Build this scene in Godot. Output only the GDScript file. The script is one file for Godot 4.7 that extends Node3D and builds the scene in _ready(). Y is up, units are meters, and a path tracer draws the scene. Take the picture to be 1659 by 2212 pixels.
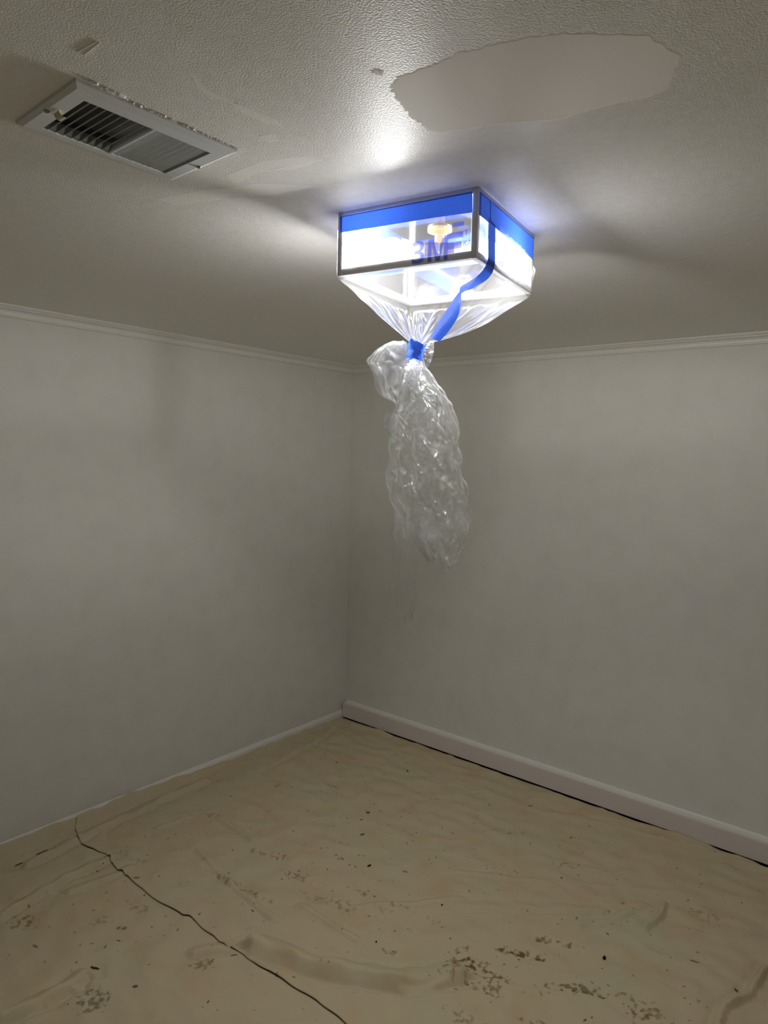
extends Node3D

# A corner of an empty room being painted: a bagged ceiling light, a vent, crown moulding, drop cloths on the floor.
const H := 2.30                                  # ceiling height
const RX := 4.60                                 # the room runs from the corner (0, 0) to (RX, RZ)
const RZ := 5.20
const LAMP_AT := Vector3(1.9925, 2.30, 1.9101)   # where the ceiling light meets the ceiling
const LAMP_TURN := 0.1467
const A := 0.1778                                # half width of the ceiling light
const FH := 0.1461                               # its height
const NECK := Vector3(-0.0304, -0.2936, 0.0369)  # where the plastic is gathered, in the lamp's own axes
const TAIL_X := Vector3(0.8595, 0, -0.5111)      # broad direction of the hanging film
const TAIL_Z := Vector3(0.5111, 0, 0.8595)       # its flat side
const BULB := [Vector3(-0.100, -0.064, 0.056), Vector3(0.100, -0.064, -0.056)]

var NONE: Callable
var M := {}
var rng := RandomNumberGenerator.new()
var wrinkle := FastNoiseLite.new()
var soft := FastNoiseLite.new()


func _ready() -> void:
	var cam := Camera3D.new()
	cam.name = "camera"
	add_child(cam)
	cam.keep_aspect = Camera3D.KEEP_HEIGHT
	cam.fov = 73.094
	cam.near = 0.02
	cam.far = 40.0
	cam.position = Vector3(2.9975, 1.7313, 3.3313)
	var fwd := Vector3(-0.6292, -0.0799, -0.7731).normalized()
	var up := Vector3(-0.071, 0.996, -0.045)
	cam.basis = Basis.looking_at(fwd, up)
	cam.current = true
	var we := WorldEnvironment.new()
	we.name = "world_environment"
	var env := Environment.new()
	env.background_mode = Environment.BG_COLOR
	env.background_color = Color(0, 0, 0)
	env.ambient_light_source = Environment.AMBIENT_SOURCE_DISABLED
	env.tonemap_mode = Environment.TONE_MAPPER_LINEAR
	env.tonemap_exposure = 1.0
	env.sdfgi_enabled = true
	env.ssao_enabled = true
	env.ssil_enabled = true
	we.environment = env
	add_child(we)

	rng.seed = 7
	wrinkle.seed = 5
	wrinkle.noise_type = FastNoiseLite.TYPE_CELLULAR
	wrinkle.cellular_return_type = FastNoiseLite.RETURN_DISTANCE2_SUB
	wrinkle.frequency = 1.0
	wrinkle.fractal_type = FastNoiseLite.FRACTAL_NONE
	wrinkle.domain_warp_enabled = false
	soft.seed = 11
	soft.noise_type = FastNoiseLite.TYPE_SIMPLEX_SMOOTH
	soft.frequency = 1.0
	soft.fractal_type = FastNoiseLite.FRACTAL_NONE

	make_materials()
	build_room()
	build_trims()
	build_lamp()
	build_cloths()
	build_vent()
	build_plastic()
	build_tapes()
	build_debris()


# ---------------------------------------------------------------- helpers

func tag(o: Node3D, label: String, category := "", group := "", kind := "") -> Node3D:
	if label: o.set_meta("label", label)
	if category: o.set_meta("category", category)
	if group: o.set_meta("group", group)
	if kind: o.set_meta("kind", kind)
	return o


func base(called: String, at: Vector3, turn := 0.0) -> Node3D:
	var o := Node3D.new()
	o.name = called
	add_child(o, true)
	o.position = at
	o.rotation.y = turn
	return o


func put(called: String, mesh: Mesh, mat: Material, parent: Node = self) -> MeshInstance3D:
	var o := MeshInstance3D.new()
	o.name = called
	o.mesh = mesh
	o.material_override = mat
	o.cast_shadow = GeometryInstance3D.SHADOW_CASTING_SETTING_ON
	parent.add_child(o, true)
	return o


func st_new() -> SurfaceTool:
	var st := SurfaceTool.new()
	st.begin(Mesh.PRIMITIVE_TRIANGLES)
	return st


# a flat triangle whose front looks the way of "out"
func tri(st: SurfaceTool, a: Vector3, b: Vector3, c: Vector3, out: Vector3) -> void:
	var n := (c - a).cross(b - a)
	if n.length_squared() < 1e-16:
		return
	n = n.normalized()
	var l := [a, b, c]
	if n.dot(out) < 0:
		n = -n
		l = [a, c, b]
	for p in l:
		st.set_normal(n)
		st.set_uv(Vector2(p.x, p.z) if absf(n.y) > 0.7 else Vector2(p.z, -p.y) if absf(n.x) > 0.7 else Vector2(p.x, -p.y))
		st.add_vertex(p)


func quad(st: SurfaceTool, a: Vector3, b: Vector3, c: Vector3, d: Vector3, out: Vector3) -> void:
	tri(st, a, b, c, out)
	tri(st, a, c, d, out)


# a box with chamfered edges
func cbox(st: SurfaceTool, at: Vector3, size: Vector3, ch := 0.001, bas := Basis()) -> void:
	var h := size / 2
	var f := func(x: float, y: float, z: float) -> Vector3: return at + bas * Vector3(x, y, z)
	var k := h - Vector3(ch, ch, ch)
	for s in [-1.0, 1.0]:
		quad(st, f.call(s * h.x, -k.y, -k.z), f.call(s * h.x, k.y, -k.z), f.call(s * h.x, k.y, k.z), f.call(s * h.x, -k.y, k.z), bas.x * s)
		quad(st, f.call(-k.x, s * h.y, -k.z), f.call(k.x, s * h.y, -k.z), f.call(k.x, s * h.y, k.z), f.call(-k.x, s * h.y, k.z), bas.y * s)
		quad(st, f.call(-k.x, -k.y, s * h.z), f.call(k.x, -k.y, s * h.z), f.call(k.x, k.y, s * h.z), f.call(-k.x, k.y, s * h.z), bas.z * s)
		for t in [-1.0, 1.0]:
			quad(st, f.call(s * h.x, t * k.y, -k.z), f.call(s * h.x, t * k.y, k.z), f.call(s * k.x, t * h.y, k.z), f.call(s * k.x, t * h.y, -k.z), bas * Vector3(s, t, 0))
			quad(st, f.call(s * h.x, -k.y, t * k.z), f.call(s * h.x, k.y, t * k.z), f.call(s * k.x, k.y, t * h.z), f.call(s * k.x, -k.y, t * h.z), bas * Vector3(s, 0, t))
			quad(st, f.call(-k.x, s * h.y, t * k.z), f.call(k.x, s * h.y, t * k.z), f.call(k.x, s * k.y, t * h.z), f.call(-k.x, s * k.y, t * h.z), bas * Vector3(0, s, t))
			for r in [-1.0, 1.0]:
				tri(st, f.call(s * h.x, t * k.y, r * k.z), f.call(s * k.x, t * h.y, r * k.z), f.call(s * k.x, t * k.y, r * h.z), bas * Vector3(s, t, r))


# a smooth surface over a grid: f(u, v) for u, v in 0..1
func grid(nu: int, nv: int, f: Callable, uv_of: Callable = NONE, closed := false, out := Vector3.ZERO) -> ArrayMesh:
	var p := PackedVector3Array()
	var n := PackedVector3Array()
	var uv := PackedVector2Array()
	var ix := PackedInt32Array()
	var w := nu + 1
	for j in nv + 1:
		for i in w:
			var q: Vector3 = f.call(float(i) / nu, float(j) / nv)
			p.append(q)
			uv.append(uv_of.call(q) if uv_of.is_valid() else Vector2(float(i) / nu, float(j) / nv))
	n.resize(p.size())
	for j in nv:
		for i in nu:
			var a := j * w + i
			for t in [[a, a + 1, a + w], [a + 1, a + w + 1, a + w]]:
				ix.append_array(PackedInt32Array(t))
				var c: Vector3 = (p[t[2]] - p[t[0]]).cross(p[t[1]] - p[t[0]])
				for k in t:
					n[k] += c
	if closed:
		for j in nv + 1:
			var s: Vector3 = n[j * w] + n[j * w + nu]
			n[j * w] = s
			n[j * w + nu] = s
	var turned := out != Vector3.ZERO and n[p.size() / 2].dot(out) < 0
	for i in n.size():
		n[i] = n[i].normalized() * (-1.0 if turned else 1.0)
		if n[i] == Vector3.ZERO: n[i] = Vector3.UP
	if turned:
		for k in range(0, ix.size(), 3):
			var s := ix[k + 1]
			ix[k + 1] = ix[k + 2]
			ix[k + 2] = s
	var ar := []
	ar.resize(Mesh.ARRAY_MAX)
	ar[Mesh.ARRAY_VERTEX] = p
	ar[Mesh.ARRAY_NORMAL] = n
	ar[Mesh.ARRAY_TEX_UV] = uv
	ar[Mesh.ARRAY_INDEX] = ix
	var m := ArrayMesh.new()
	m.add_surface_from_arrays(Mesh.PRIMITIVE_TRIANGLES, ar)
	return m


# a lathed solid round the axis "dir" from "at": profile of Vector2(radius, along)
func lathe(st: SurfaceTool, at: Vector3, dir: Vector3, prof: Array, seg := 24) -> void:
	var y := dir.normalized()
	var x := y.cross(Vector3(0.31, 0.2, 0.93)).normalized()
	var z := x.cross(y)
	var ring := func(k: int, i: int) -> Vector3:
		var a := TAU * i / seg
		return at + y * prof[k].y + (x * cos(a) + z * sin(a)) * prof[k].x
	for k in prof.size() - 1:
		var d: Vector2 = prof[k + 1] - prof[k]
		for i in seg:
			var a := TAU * (i + 0.5) / seg
			var out := (x * cos(a) + z * sin(a)) * d.y - y * d.x
			quad(st, ring.call(k, i), ring.call(k, i + 1), ring.call(k + 1, i + 1), ring.call(k + 1, i), out)


func smooth_lathe(at: Vector3, dir: Vector3, prof: Array, seg := 28) -> ArrayMesh:
	var y := dir.normalized()
	var x := y.cross(Vector3(0.31, 0.2, 0.93)).normalized()
	var z := x.cross(y)
	var c := prof.size() - 1
	return grid(seg, c, func(u: float, v: float) -> Vector3:
		var q: Vector2 = prof[roundi(v * c)]
		var a := TAU * u
		return at + y * q.y + (x * cos(a) + z * sin(a)) * q.x, NONE, true)


# a profile of Vector2(out from the wall, up) run along a wall
func run(st: SurfaceTool, prof: Array, from: Vector3, to: Vector3, outward: Vector3) -> void:
	for k in prof.size():
		var a: Vector2 = prof[k]
		var b: Vector2 = prof[(k + 1) % prof.size()]
		var pa := outward * a.x + Vector3.UP * a.y
		var pb := outward * b.x + Vector3.UP * b.y
		var e := b - a
		quad(st, from + pa, to + pa, to + pb, from + pb, outward * e.y - Vector3.UP * e.x)
	var mid := Vector2.ZERO
	for q in prof: mid += q / prof.size()
	for k in prof.size():
		for w in [[from, from - to], [to, to - from]]:
			var o := func(q: Vector2) -> Vector3: return w[0] + outward * q.x + Vector3.UP * q.y
			tri(st, o.call(mid), o.call(prof[k]), o.call(prof[(k + 1) % prof.size()]), w[1])


# ---------------------------------------------------------------- materials

func mat(c: Color, rough := 0.6, spec := 0.5) -> StandardMaterial3D:
	var m := StandardMaterial3D.new()
	m.albedo_color = c
	m.roughness = rough
	m.metallic_specular = spec
	return m


func noise_tex(size: int, freq: float, kind: int, oct: int, seed_: int, ramp: Gradient = null) -> NoiseTexture2D:
	var n := FastNoiseLite.new()
	n.seed = seed_
	n.noise_type = kind
	n.frequency = freq
	n.fractal_type = FastNoiseLite.FRACTAL_FBM
	n.fractal_octaves = oct
	var t := NoiseTexture2D.new()
	t.width = size
	t.height = size
	t.seamless = true
	t.noise = n
	if ramp: t.color_ramp = ramp
	return t


func ramp2(a: Color, b: Color, c: Color) -> Gradient:
	var g := Gradient.new()
	g.offsets = PackedFloat32Array([0.0, 0.5, 1.0])
	g.colors = PackedColorArray([a, b, c])
	return g


func relief(m: StandardMaterial3D, t: Texture2D, cm: float, scale := 1.0) -> StandardMaterial3D:
	m.heightmap_enabled = true
	m.heightmap_texture = t
	m.heightmap_scale = cm
	m.uv1_scale = Vector3.ONE * scale
	return m


func make_materials() -> void:
	# wall primer: off white with faint blotches where the roller left more or less paint
	var blot := noise_tex(1024, 0.006, FastNoiseLite.TYPE_SIMPLEX_SMOOTH, 5, 3, ramp2(Color(0.815, 0.807, 0.770), Color(0.83, 0.825, 0.785), Color(0.842, 0.833, 0.797)))
	var nap := noise_tex(512, 0.08, FastNoiseLite.TYPE_SIMPLEX_SMOOTH, 3, 9)
	M.wall = mat(Color.WHITE, 0.62, 0.4)
	M.wall.uv1_scale = Vector3.ONE * 0.8
	M.wall.albedo_texture = blot
	var blot2 := noise_tex(1024, 0.007, FastNoiseLite.TYPE_SIMPLEX_SMOOTH, 5, 21, ramp2(Color(0.915, 0.905, 0.885), Color(0.93, 0.922, 0.902), Color(0.943, 0.936, 0.918)))
	var peel := noise_tex(1024, 0.045, FastNoiseLite.TYPE_SIMPLEX_SMOOTH, 3, 4)
	M.ceiling = relief(mat(Color.WHITE, 0.47, 0.36), peel, 0.034, 4.6)
	M.ceiling.albedo_texture = blot2
	M.plaster = mat(Color(0.975, 0.96, 0.94), 0.75, 0.3)
	M.smear = relief(mat(Color(0.955, 0.948, 0.925), 0.6, 0.4), nap, 0.01, 3.0)
	M.trim = mat(Color(0.865, 0.855, 0.82), 0.42, 0.5)
	M.board = mat(Color(0.82, 0.79, 0.765), 0.45, 0.5)
	M.subfloor = mat(Color(0.26, 0.17, 0.10), 0.6, 0.4)
	M.subfloor.albedo_texture = noise_tex(512, 0.02, FastNoiseLite.TYPE_SIMPLEX, 4, 8, ramp2(Color(0.7, 0.65, 0.6), Color(0.9, 0.88, 0.85), Color(1, 1, 1)))
	M.nickel = mat(Color(0.76, 0.755, 0.75), 0.42, 0.5)
	M.nickel.metallic = 0.1
	M.white_metal = mat(Color(0.80, 0.81, 0.82), 0.4, 0.5)
	M.pan = mat(Color(0.30, 0.29, 0.28), 0.10, 0.5)
	M.pan.metallic = 1.0
	M.brass = mat(Color(0.72, 0.55, 0.30), 0.4, 0.5)
	M.socket = mat(Color(0.30, 0.22, 0.13), 0.6, 0.4)
	M.collar = mat(Color(0.92, 0.91, 0.84), 0.5, 0.5)
	M.bulb = mat(Color(1, 1, 1), 0.5)
	M.bulb.emission_enabled = true
	M.bulb.emission = Color(1.0, 0.995, 0.985)
	M.bulb.emission_energy_multiplier = 9.0
	M.glass = mat(Color(0.95, 0.97, 0.97, 0.001), 0.04, 0.5)
	M.glass.transparency = BaseMaterial3D.TRANSPARENCY_ALPHA
	# vent
	M.vent = mat(Color(0.86, 0.875, 0.88), 0.4, 0.5)
	M.duct = mat(Color(0.60, 0.605, 0.60), 0.5, 0.5)
	M.duct.metallic = 0.8
	M.damper = mat(Color(0.62, 0.625, 0.62), 0.5, 0.5)
	M.damper.metallic = 0.6
	M.steel = mat(Color(0.62, 0.62, 0.62), 0.25, 0.5)
	M.steel.metallic = 1.0
	M.tab = mat(Color(0.82, 0.79, 0.70), 0.5)
	# films
	var crease := noise_tex(1024, 0.02, FastNoiseLite.TYPE_CELLULAR, 3, 31)
	(crease.noise as FastNoiseLite).cellular_return_type = FastNoiseLite.RETURN_DISTANCE2_SUB
	M.film = film(0.11, 0.25, 0.07)
	M.bag = film(0.003, 0.108, 0.0)
	M.gathered = film(0.003, 0.132, 0.0)
	M.knot = film(0.93, 0.25, 0.95)
	M.print = mat(Color(0.36, 0.44, 0.82, 0.42), 0.6, 0.2)
	M.print.transparency = BaseMaterial3D.TRANSPARENCY_ALPHA
	M.grey_print = mat(Color(0.6, 0.63, 0.68, 0.14), 0.6, 0.2)
	M.grey_print.transparency = BaseMaterial3D.TRANSPARENCY_ALPHA
	# crepe painter's tape
	var crepe := noise_tex(512, 0.05, FastNoiseLite.TYPE_SIMPLEX_SMOOTH, 3, 14, ramp2(Color(0.14, 0.27, 0.68), Color(0.20, 0.37, 0.80), Color(0.36, 0.55, 0.93)))
	M.tape = relief(mat(Color.WHITE, 0.6, 0.35), crepe, 0.05)
	M.tape.uv1_scale = Vector3(1, 8, 1)
	M.tape.albedo_texture = crepe
	M.tape.backlight_enabled = true
	M.tape.backlight = Color(0.34, 0.34, 0.34)
	M.leaf = mat(Color(0.46, 0.29, 0.09), 0.7, 0.3)
	M.grit = mat(Color(0.10, 0.085, 0.06), 0.8, 0.3)
	M.chip = mat(Color(0.30, 0.26, 0.19), 0.8, 0.3)


func film(alpha: float, rough: float, glow: float) -> StandardMaterial3D:
	var m := mat(Color(0.95, 0.96, 0.96, alpha), rough, 0.6)
	m.transparency = BaseMaterial3D.TRANSPARENCY_ALPHA
	m.cull_mode = BaseMaterial3D.CULL_DISABLED
	if glow > 0.0:
		m.backlight_enabled = true
		m.backlight = Color(glow, glow, glow)
	return m


# ---------------------------------------------------------------- room

func build_room() -> void:
	var t := 0.12
	var slab := func(called: String, lo: Vector3, hi: Vector3, m: Material) -> MeshInstance3D:
		var st := st_new()
		cbox(st, (lo + hi) / 2, hi - lo, 0.0005)
		var o := put(called, st.commit(), m)
		o.set_meta("kind", "structure")
		return o
	tag(slab.call("wall_left", Vector3(-t, -t, -t), Vector3(0, H + t, RZ + t), M.wall), "off white primed wall left of the corner")
	tag(slab.call("wall_right", Vector3(0, -t, -t), Vector3(RX + t, H + t, 0), M.wall), "off white primed wall right of the corner, above the boxed baseboard")
	tag(slab.call("wall_back", Vector3(0, -t, RZ), Vector3(RX + t, H + t, RZ + t), M.wall), "off white wall behind the camera")
	tag(slab.call("wall_side", Vector3(RX, -t, 0), Vector3(RX + t, H + t, RZ), M.wall), "off white wall on the camera's right hand")
	tag(slab.call("floor", Vector3(0, -t, 0), Vector3(RX, 0, RZ), M.subfloor), "dark brown wooden floor showing only in the gap under the boxed baseboard")
	# the ceiling, with the hole that the vent covers
	var st := st_new()
	var x0 := 1.8038 - 0.092
	var x1 := 1.8038 + 0.080
	var z0 := 2.6218 - 0.130
	var z1 := 2.6218 + 0.130
	for b in [[0.0, 0.0, x0, RZ], [x1, 0.0, RX, RZ], [x0, 0.0, x1, z0], [x0, z1, x1, RZ]]:
		cbox(st, Vector3((b[0] + b[2]) / 2, H + t / 2, (b[1] + b[3]) / 2), Vector3(b[2] - b[0], t, b[3] - b[1]), 0.00001)
	var c := put("ceiling", st.commit(), M.ceiling)
	tag(c, "semi gloss off white ceiling with a stippled roller texture", "", "", "structure")
	# skim coat: thin matt layers trowelled over the old paint
	skim("plaster_patch", [Vector2(2.284, 2.472), Vector2(2.310, 2.490), Vector2(2.333, 2.489), Vector2(2.376, 2.487), Vector2(2.428, 2.487), Vector2(2.488, 2.473), Vector2(2.563, 2.443), Vector2(2.651, 2.369), Vector2(2.671, 2.291), Vector2(2.630, 2.216), Vector2(2.593, 2.207), Vector2(2.554, 2.218), Vector2(2.510, 2.221), Vector2(2.461, 2.218), Vector2(2.406, 2.244), Vector2(2.371, 2.264), Vector2(2.341, 2.275), Vector2(2.313, 2.279), Vector2(2.294, 2.289), Vector2(2.263, 2.300), Vector2(2.245, 2.320), Vector2(2.252, 2.350), Vector2(2.253, 2.376), Vector2(2.262, 2.413), Vector2(2.274, 2.452)], M.plaster, c, 0.00022)
	skim("plaster_patch", [Vector2(2.289, 2.531), Vector2(2.307, 2.528), Vector2(2.312, 2.510), Vector2(2.297, 2.500), Vector2(2.287, 2.512)], M.plaster, c, 0.00022)
	skim("plaster_smear", [Vector2(2.079, 2.701), Vector2(2.050, 2.643), Vector2(2.058, 2.575), Vector2(2.063, 2.500), Vector2(2.055, 2.479), Vector2(2.037, 2.519), Vector2(2.033, 2.594), Vector2(2.038, 2.651)], M.smear, c, 0.00015)
	skim("plaster_smear", [Vector2(1.996, 2.489), Vector2(2.027, 2.478), Vector2(2.013, 2.443), Vector2(1.985, 2.452), Vector2(1.976, 2.477)], M.smear, c, 0.00015)
	skim("plaster_smear", [Vector2(1.793, 2.409), Vector2(1.917, 2.416), Vector2(2.005, 2.377), Vector2(2.020, 2.342), Vector2(1.944, 2.343), Vector2(1.870, 2.376), Vector2(1.769, 2.366)], M.smear, c, 0.00015)
	skim("plaster_smear", [Vector2(1.555, 2.419), Vector2(1.717, 2.387), Vector2(1.828, 2.340), Vector2(1.923, 2.257), Vector2(1.811, 2.273), Vector2(1.686, 2.327), Vector2(1.561, 2.362)], M.smear, c, 0.00015)
	for z in [2.8105, 2.8035]:
		var s := st_new()
		cbox(s, Vector3(2.007, H - 0.0003, z), Vector3(0.048, 0.0016, 0.0022), 0.0005, Basis(Vector3.UP, 0.08 if z > 2.805 else -0.05))
		put("plaster_ridge", s.commit(), M.smear, c)
	# crumbs of dried compound along the camera side of the vent
	var s2 := st_new()
	for k in 46:
		var zz := lerpf(2.76, 2.475, k / 45.0)
		var r := rng.randf_range(0.001, 0.0028) * (1.8 if k < 9 else 1.0)
		cbox(s2, Vector3(1.919 + rng.randf_range(-0.002, 0.002) + (0.003 if k < 9 else 0.0), H - 0.001, zz), Vector3(r * 1.4, r, r * 2.6), r * 0.25, Basis(Vector3.UP, rng.randf() * 3.0))
	put("plaster_edge", s2.commit(), M.smear, c)


# a thin layer with a ragged outline on the ceiling: outline points are (x, z)
func skim(called: String, pts: Array, m: Material, parent: Node, thick: float) -> void:
	var mid := Vector2.ZERO
	for p in pts: mid += p / pts.size()
	var ring: Array[Vector2] = []
	for k in pts.size():
		for i in 9:
			var p: Vector2 = pts[k].lerp(pts[(k + 1) % pts.size()], i / 9.0)
			var away := (p - mid).normalized()
			ring.append(p + away * (soft.get_noise_2d(p.x * 90, p.y * 90) * 0.004 + soft.get_noise_2d(p.x * 320, p.y * 320) * 0.002))
	var poly := PackedVector2Array(ring)
	var ix := Geometry2D.triangulate_polygon(poly)
	var st := st_new()
	var inner: Array[Vector2] = []
	for p in ring: inner.append(p.move_toward(mid, 0.007))
	for k in range(0, ix.size(), 3):
		var a := inner[ix[k]]
		var b := inner[ix[k + 1]]
		var d := inner[ix[k + 2]]
		tri(st, Vector3(a.x, H - thick, a.y), Vector3(b.x, H - thick, b.y), Vector3(d.x, H - thick, d.y), Vector3.DOWN)
	for k in ring.size():
		var j := (k + 1) % ring.size()
		var away := ring[k] - mid
		quad(st, Vector3(ring[k].x, H + 0.0002, ring[k].y), Vector3(ring[j].x, H + 0.0002, ring[j].y), Vector3(inner[j].x, H - thick, inner[j].y), Vector3(inner[k].x, H - thick, inner[k].y), Vector3(away.x, -0.05, away.y))
	put(called, st.commit(), m, parent)


func build_trims() -> void:
	# small stepped cove at the ceiling: (out from the wall, up from the ceiling)
	var cove := [Vector2(0, 0), Vector2(0.0405, 0), Vector2(0.0405, -0.005), Vector2(0.0375, -0.0075), Vector2(0.0345, -0.0075), Vector2(0.0325, -0.0105), Vector2(0.0295, -0.0115), Vector2(0.0275, -0.0105)]
	for k in 7:
		var a := PI / 2 * k / 6.0
		cove.append(Vector2(0.0265 - 0.0165 * sin(a), -0.0155 - 0.0165 * (1 - cos(a))))
	cove.append_array([Vector2(0.010, -0.0375), Vector2(0.0075, -0.0405), Vector2(0.0075, -0.0435), Vector2(0.005, -0.0455), Vector2(0.0022, -0.0455), Vector2(0.0018, -0.0435), Vector2(0, -0.0435)])
	var st := st_new()
	run(st, cove, Vector3(0, H, 0), Vector3(0, H, RZ), Vector3.RIGHT)
	tag(put("trim_1", st.commit(), M.trim), "white stepped crown moulding along the left wall", "", "", "structure")
	st = st_new()
	run(st, cove, Vector3(0, H, 0), Vector3(RX, H, 0), Vector3(0, 0, 1))
	tag(put("trim_2", st.commit(), M.trim), "white stepped crown moulding along the right wall", "", "", "structure")
	# the left baseboard, with a sloped and rounded top
	var bb := [Vector2(0, 0), Vector2(0.0135, 0), Vector2(0.0135, 0.0385), Vector2(0.0125, 0.0425), Vector2(0.0105, 0.0465), Vector2(0.008, 0.051), Vector2(0.0055, 0.056), Vector2(0.003, 0.0585), Vector2(0, 0.0589)]
	st = st_new()
	run(st, bb, Vector3(0, 0, 0.012), Vector3(0, 0, RZ), Vector3.RIGHT)
	tag(put("baseboard_left", st.commit(), M.trim), "low white baseboard with a sloped top along the left wall", "", "", "structure")
	# the right wall's foot is boxed in: a front board and a top board, standing clear of the floor
	var bx := Node3D.new()
	bx.name = "baseboard_right"
	add_child(bx)
	tag(bx, "white boxed-in baseboard with a flat top along the right wall", "", "", "structure")
	st = st_new()
	cbox(st, Vector3((RX + 0.0165) / 2, 0.0645, 0.040), Vector3(RX - 0.0165, 0.091, 0.014), 0.0012)
	put("front_board", st.commit(), M.board, bx)
	st = st_new()
	run(st, [Vector2(0, 0.094), Vector2(0.0328, 0.094), Vector2(0.0328, 0.1092), Vector2(0.025, 0.1105), Vector2(0.010, 0.1125), Vector2(0.004, 0.116), Vector2(0, 0.120)], Vector3(0.0165, 0, 0), Vector3(RX, 0, 0), Vector3(0, 0, 1))
	put("top_board", st.commit(), M.trim, bx)


# ---------------------------------------------------------------- the ceiling light

func build_lamp() -> void:
	var o := base("ceiling_light", LAMP_AT, LAMP_TURN)
	tag(o, "lit square flush mount ceiling light with a grey metal frame, wrapped in plastic", "ceiling light")
	var w := 0.0135
	var st := st_new()
	var q := A - w / 2
	for sx in [-1, 1]:
		for sz in [-1, 1]:
			cbox(st, Vector3(sx * q, -FH / 2, sz * q), Vector3(w, FH, w), 0.0008)
	for y in [-w / 2, -FH + w * 0.6]:
		var hh := w if y > -0.05 else w * 1.2
		for s in [-1, 1]:
			cbox(st, Vector3(0, y, s * q), Vector3(2 * A - 2 * w, hh, w), 0.0008)
			cbox(st, Vector3(s * q, y, 0), Vector3(w, hh, 2 * A - 2 * w), 0.0008)
	put("frame", st.commit(), M.nickel, o)
	st = st_new()
	cbox(st, Vector3(0, -0.006, 0), Vector3(2 * A - 2 * w - 0.002, 0.012, 2 * A - 2 * w - 0.002), 0.002)
	put("ceiling_pan", st.commit(), M.pan, o)
	for k in 4:
		st = st_new()
		var b := Basis(Vector3.UP, PI / 2 * k)
		cbox(st, b * Vector3(0, -FH / 2, A - w + 0.002), Vector3(2 * A - 2 * w, FH - 2 * w, 0.003), 0.0003, b)
		put("glass_pane", st.commit(), M.glass, o)
	# two bulbs end to end on a socket block in the middle
	var dir: Vector3 = (BULB[0] - BULB[1]).normalized()
	st = st_new()
	lathe(st, Vector3(0, -0.012, 0), Vector3.DOWN, [Vector2(0.001, 0.0), Vector2(0.03, 0.0), Vector2(0.03, 0.006), Vector2(0.012, 0.012), Vector2(0.012, 0.036), Vector2(0.001, 0.036)])
	put("socket_stem", st.commit(), M.brass, o)
	for s in [1, -1]:
		st = st_new()
		var d: Vector3 = dir * s
		lathe(st, Vector3(0, -0.064, 0), d, [Vector2(0.001, 0.002), Vector2(0.019, 0.002), Vector2(0.0205, 0.004), Vector2(0.0205, 0.034), Vector2(0.019, 0.036), Vector2(0.012, 0.036)])
		var sock := put("socket", st.commit(), M.socket, o)
		st = st_new()
		lathe(st, Vector3(0, -0.064, 0), d, [Vector2(0.0125, 0.030), Vector2(0.0135, 0.042), Vector2(0.016, 0.046), Vector2(0.026, 0.082), Vector2(0.0285, 0.092), Vector2(0.024, 0.092)])
		put("bulb_collar", st.commit(), M.collar, sock)
		var prof := []
		for i in 10:
			var a := PI * i / 9.0 * 0.78
			prof.append(Vector2(maxf(0.0305 * sin(a), 0.0004), 0.031 * cos(a)))
		var g := put("bulb", smooth_lathe(BULB[0] if s == 1 else BULB[1], d, prof, 14), M.bulb, o)
		g.name = "bulb"
		var l := OmniLight3D.new()
		l.name = "bulb_lamp"
		o.add_child(l, true)
		l.position = BULB[0] if s == 1 else BULB[1]
		l.light_color = Color(1.0, 0.995, 0.985)
		l.light_energy = 0.68
		l.light_size = 0.027
		l.omni_range = 12.0
		l.omni_attenuation = 2.0
		l.shadow_enabled = true


# ---------------------------------------------------------------- drop cloths

func fold(p: Vector2, pts: Array) -> float:
	# distance from a fold's line; its near side falls off more steeply, as folds do that lean over
	var best := 1e9
	for k in pts.size() - 1:
		var c := Geometry2D.get_closest_point_to_segment(p, pts[k], pts[k + 1])
		var d := p.distance_to(c) * (1.5 if (p - c).dot(Vector2(0.63, 0.77)) > 0.0 else 0.75)
		best = minf(best, d)
	return best


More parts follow.
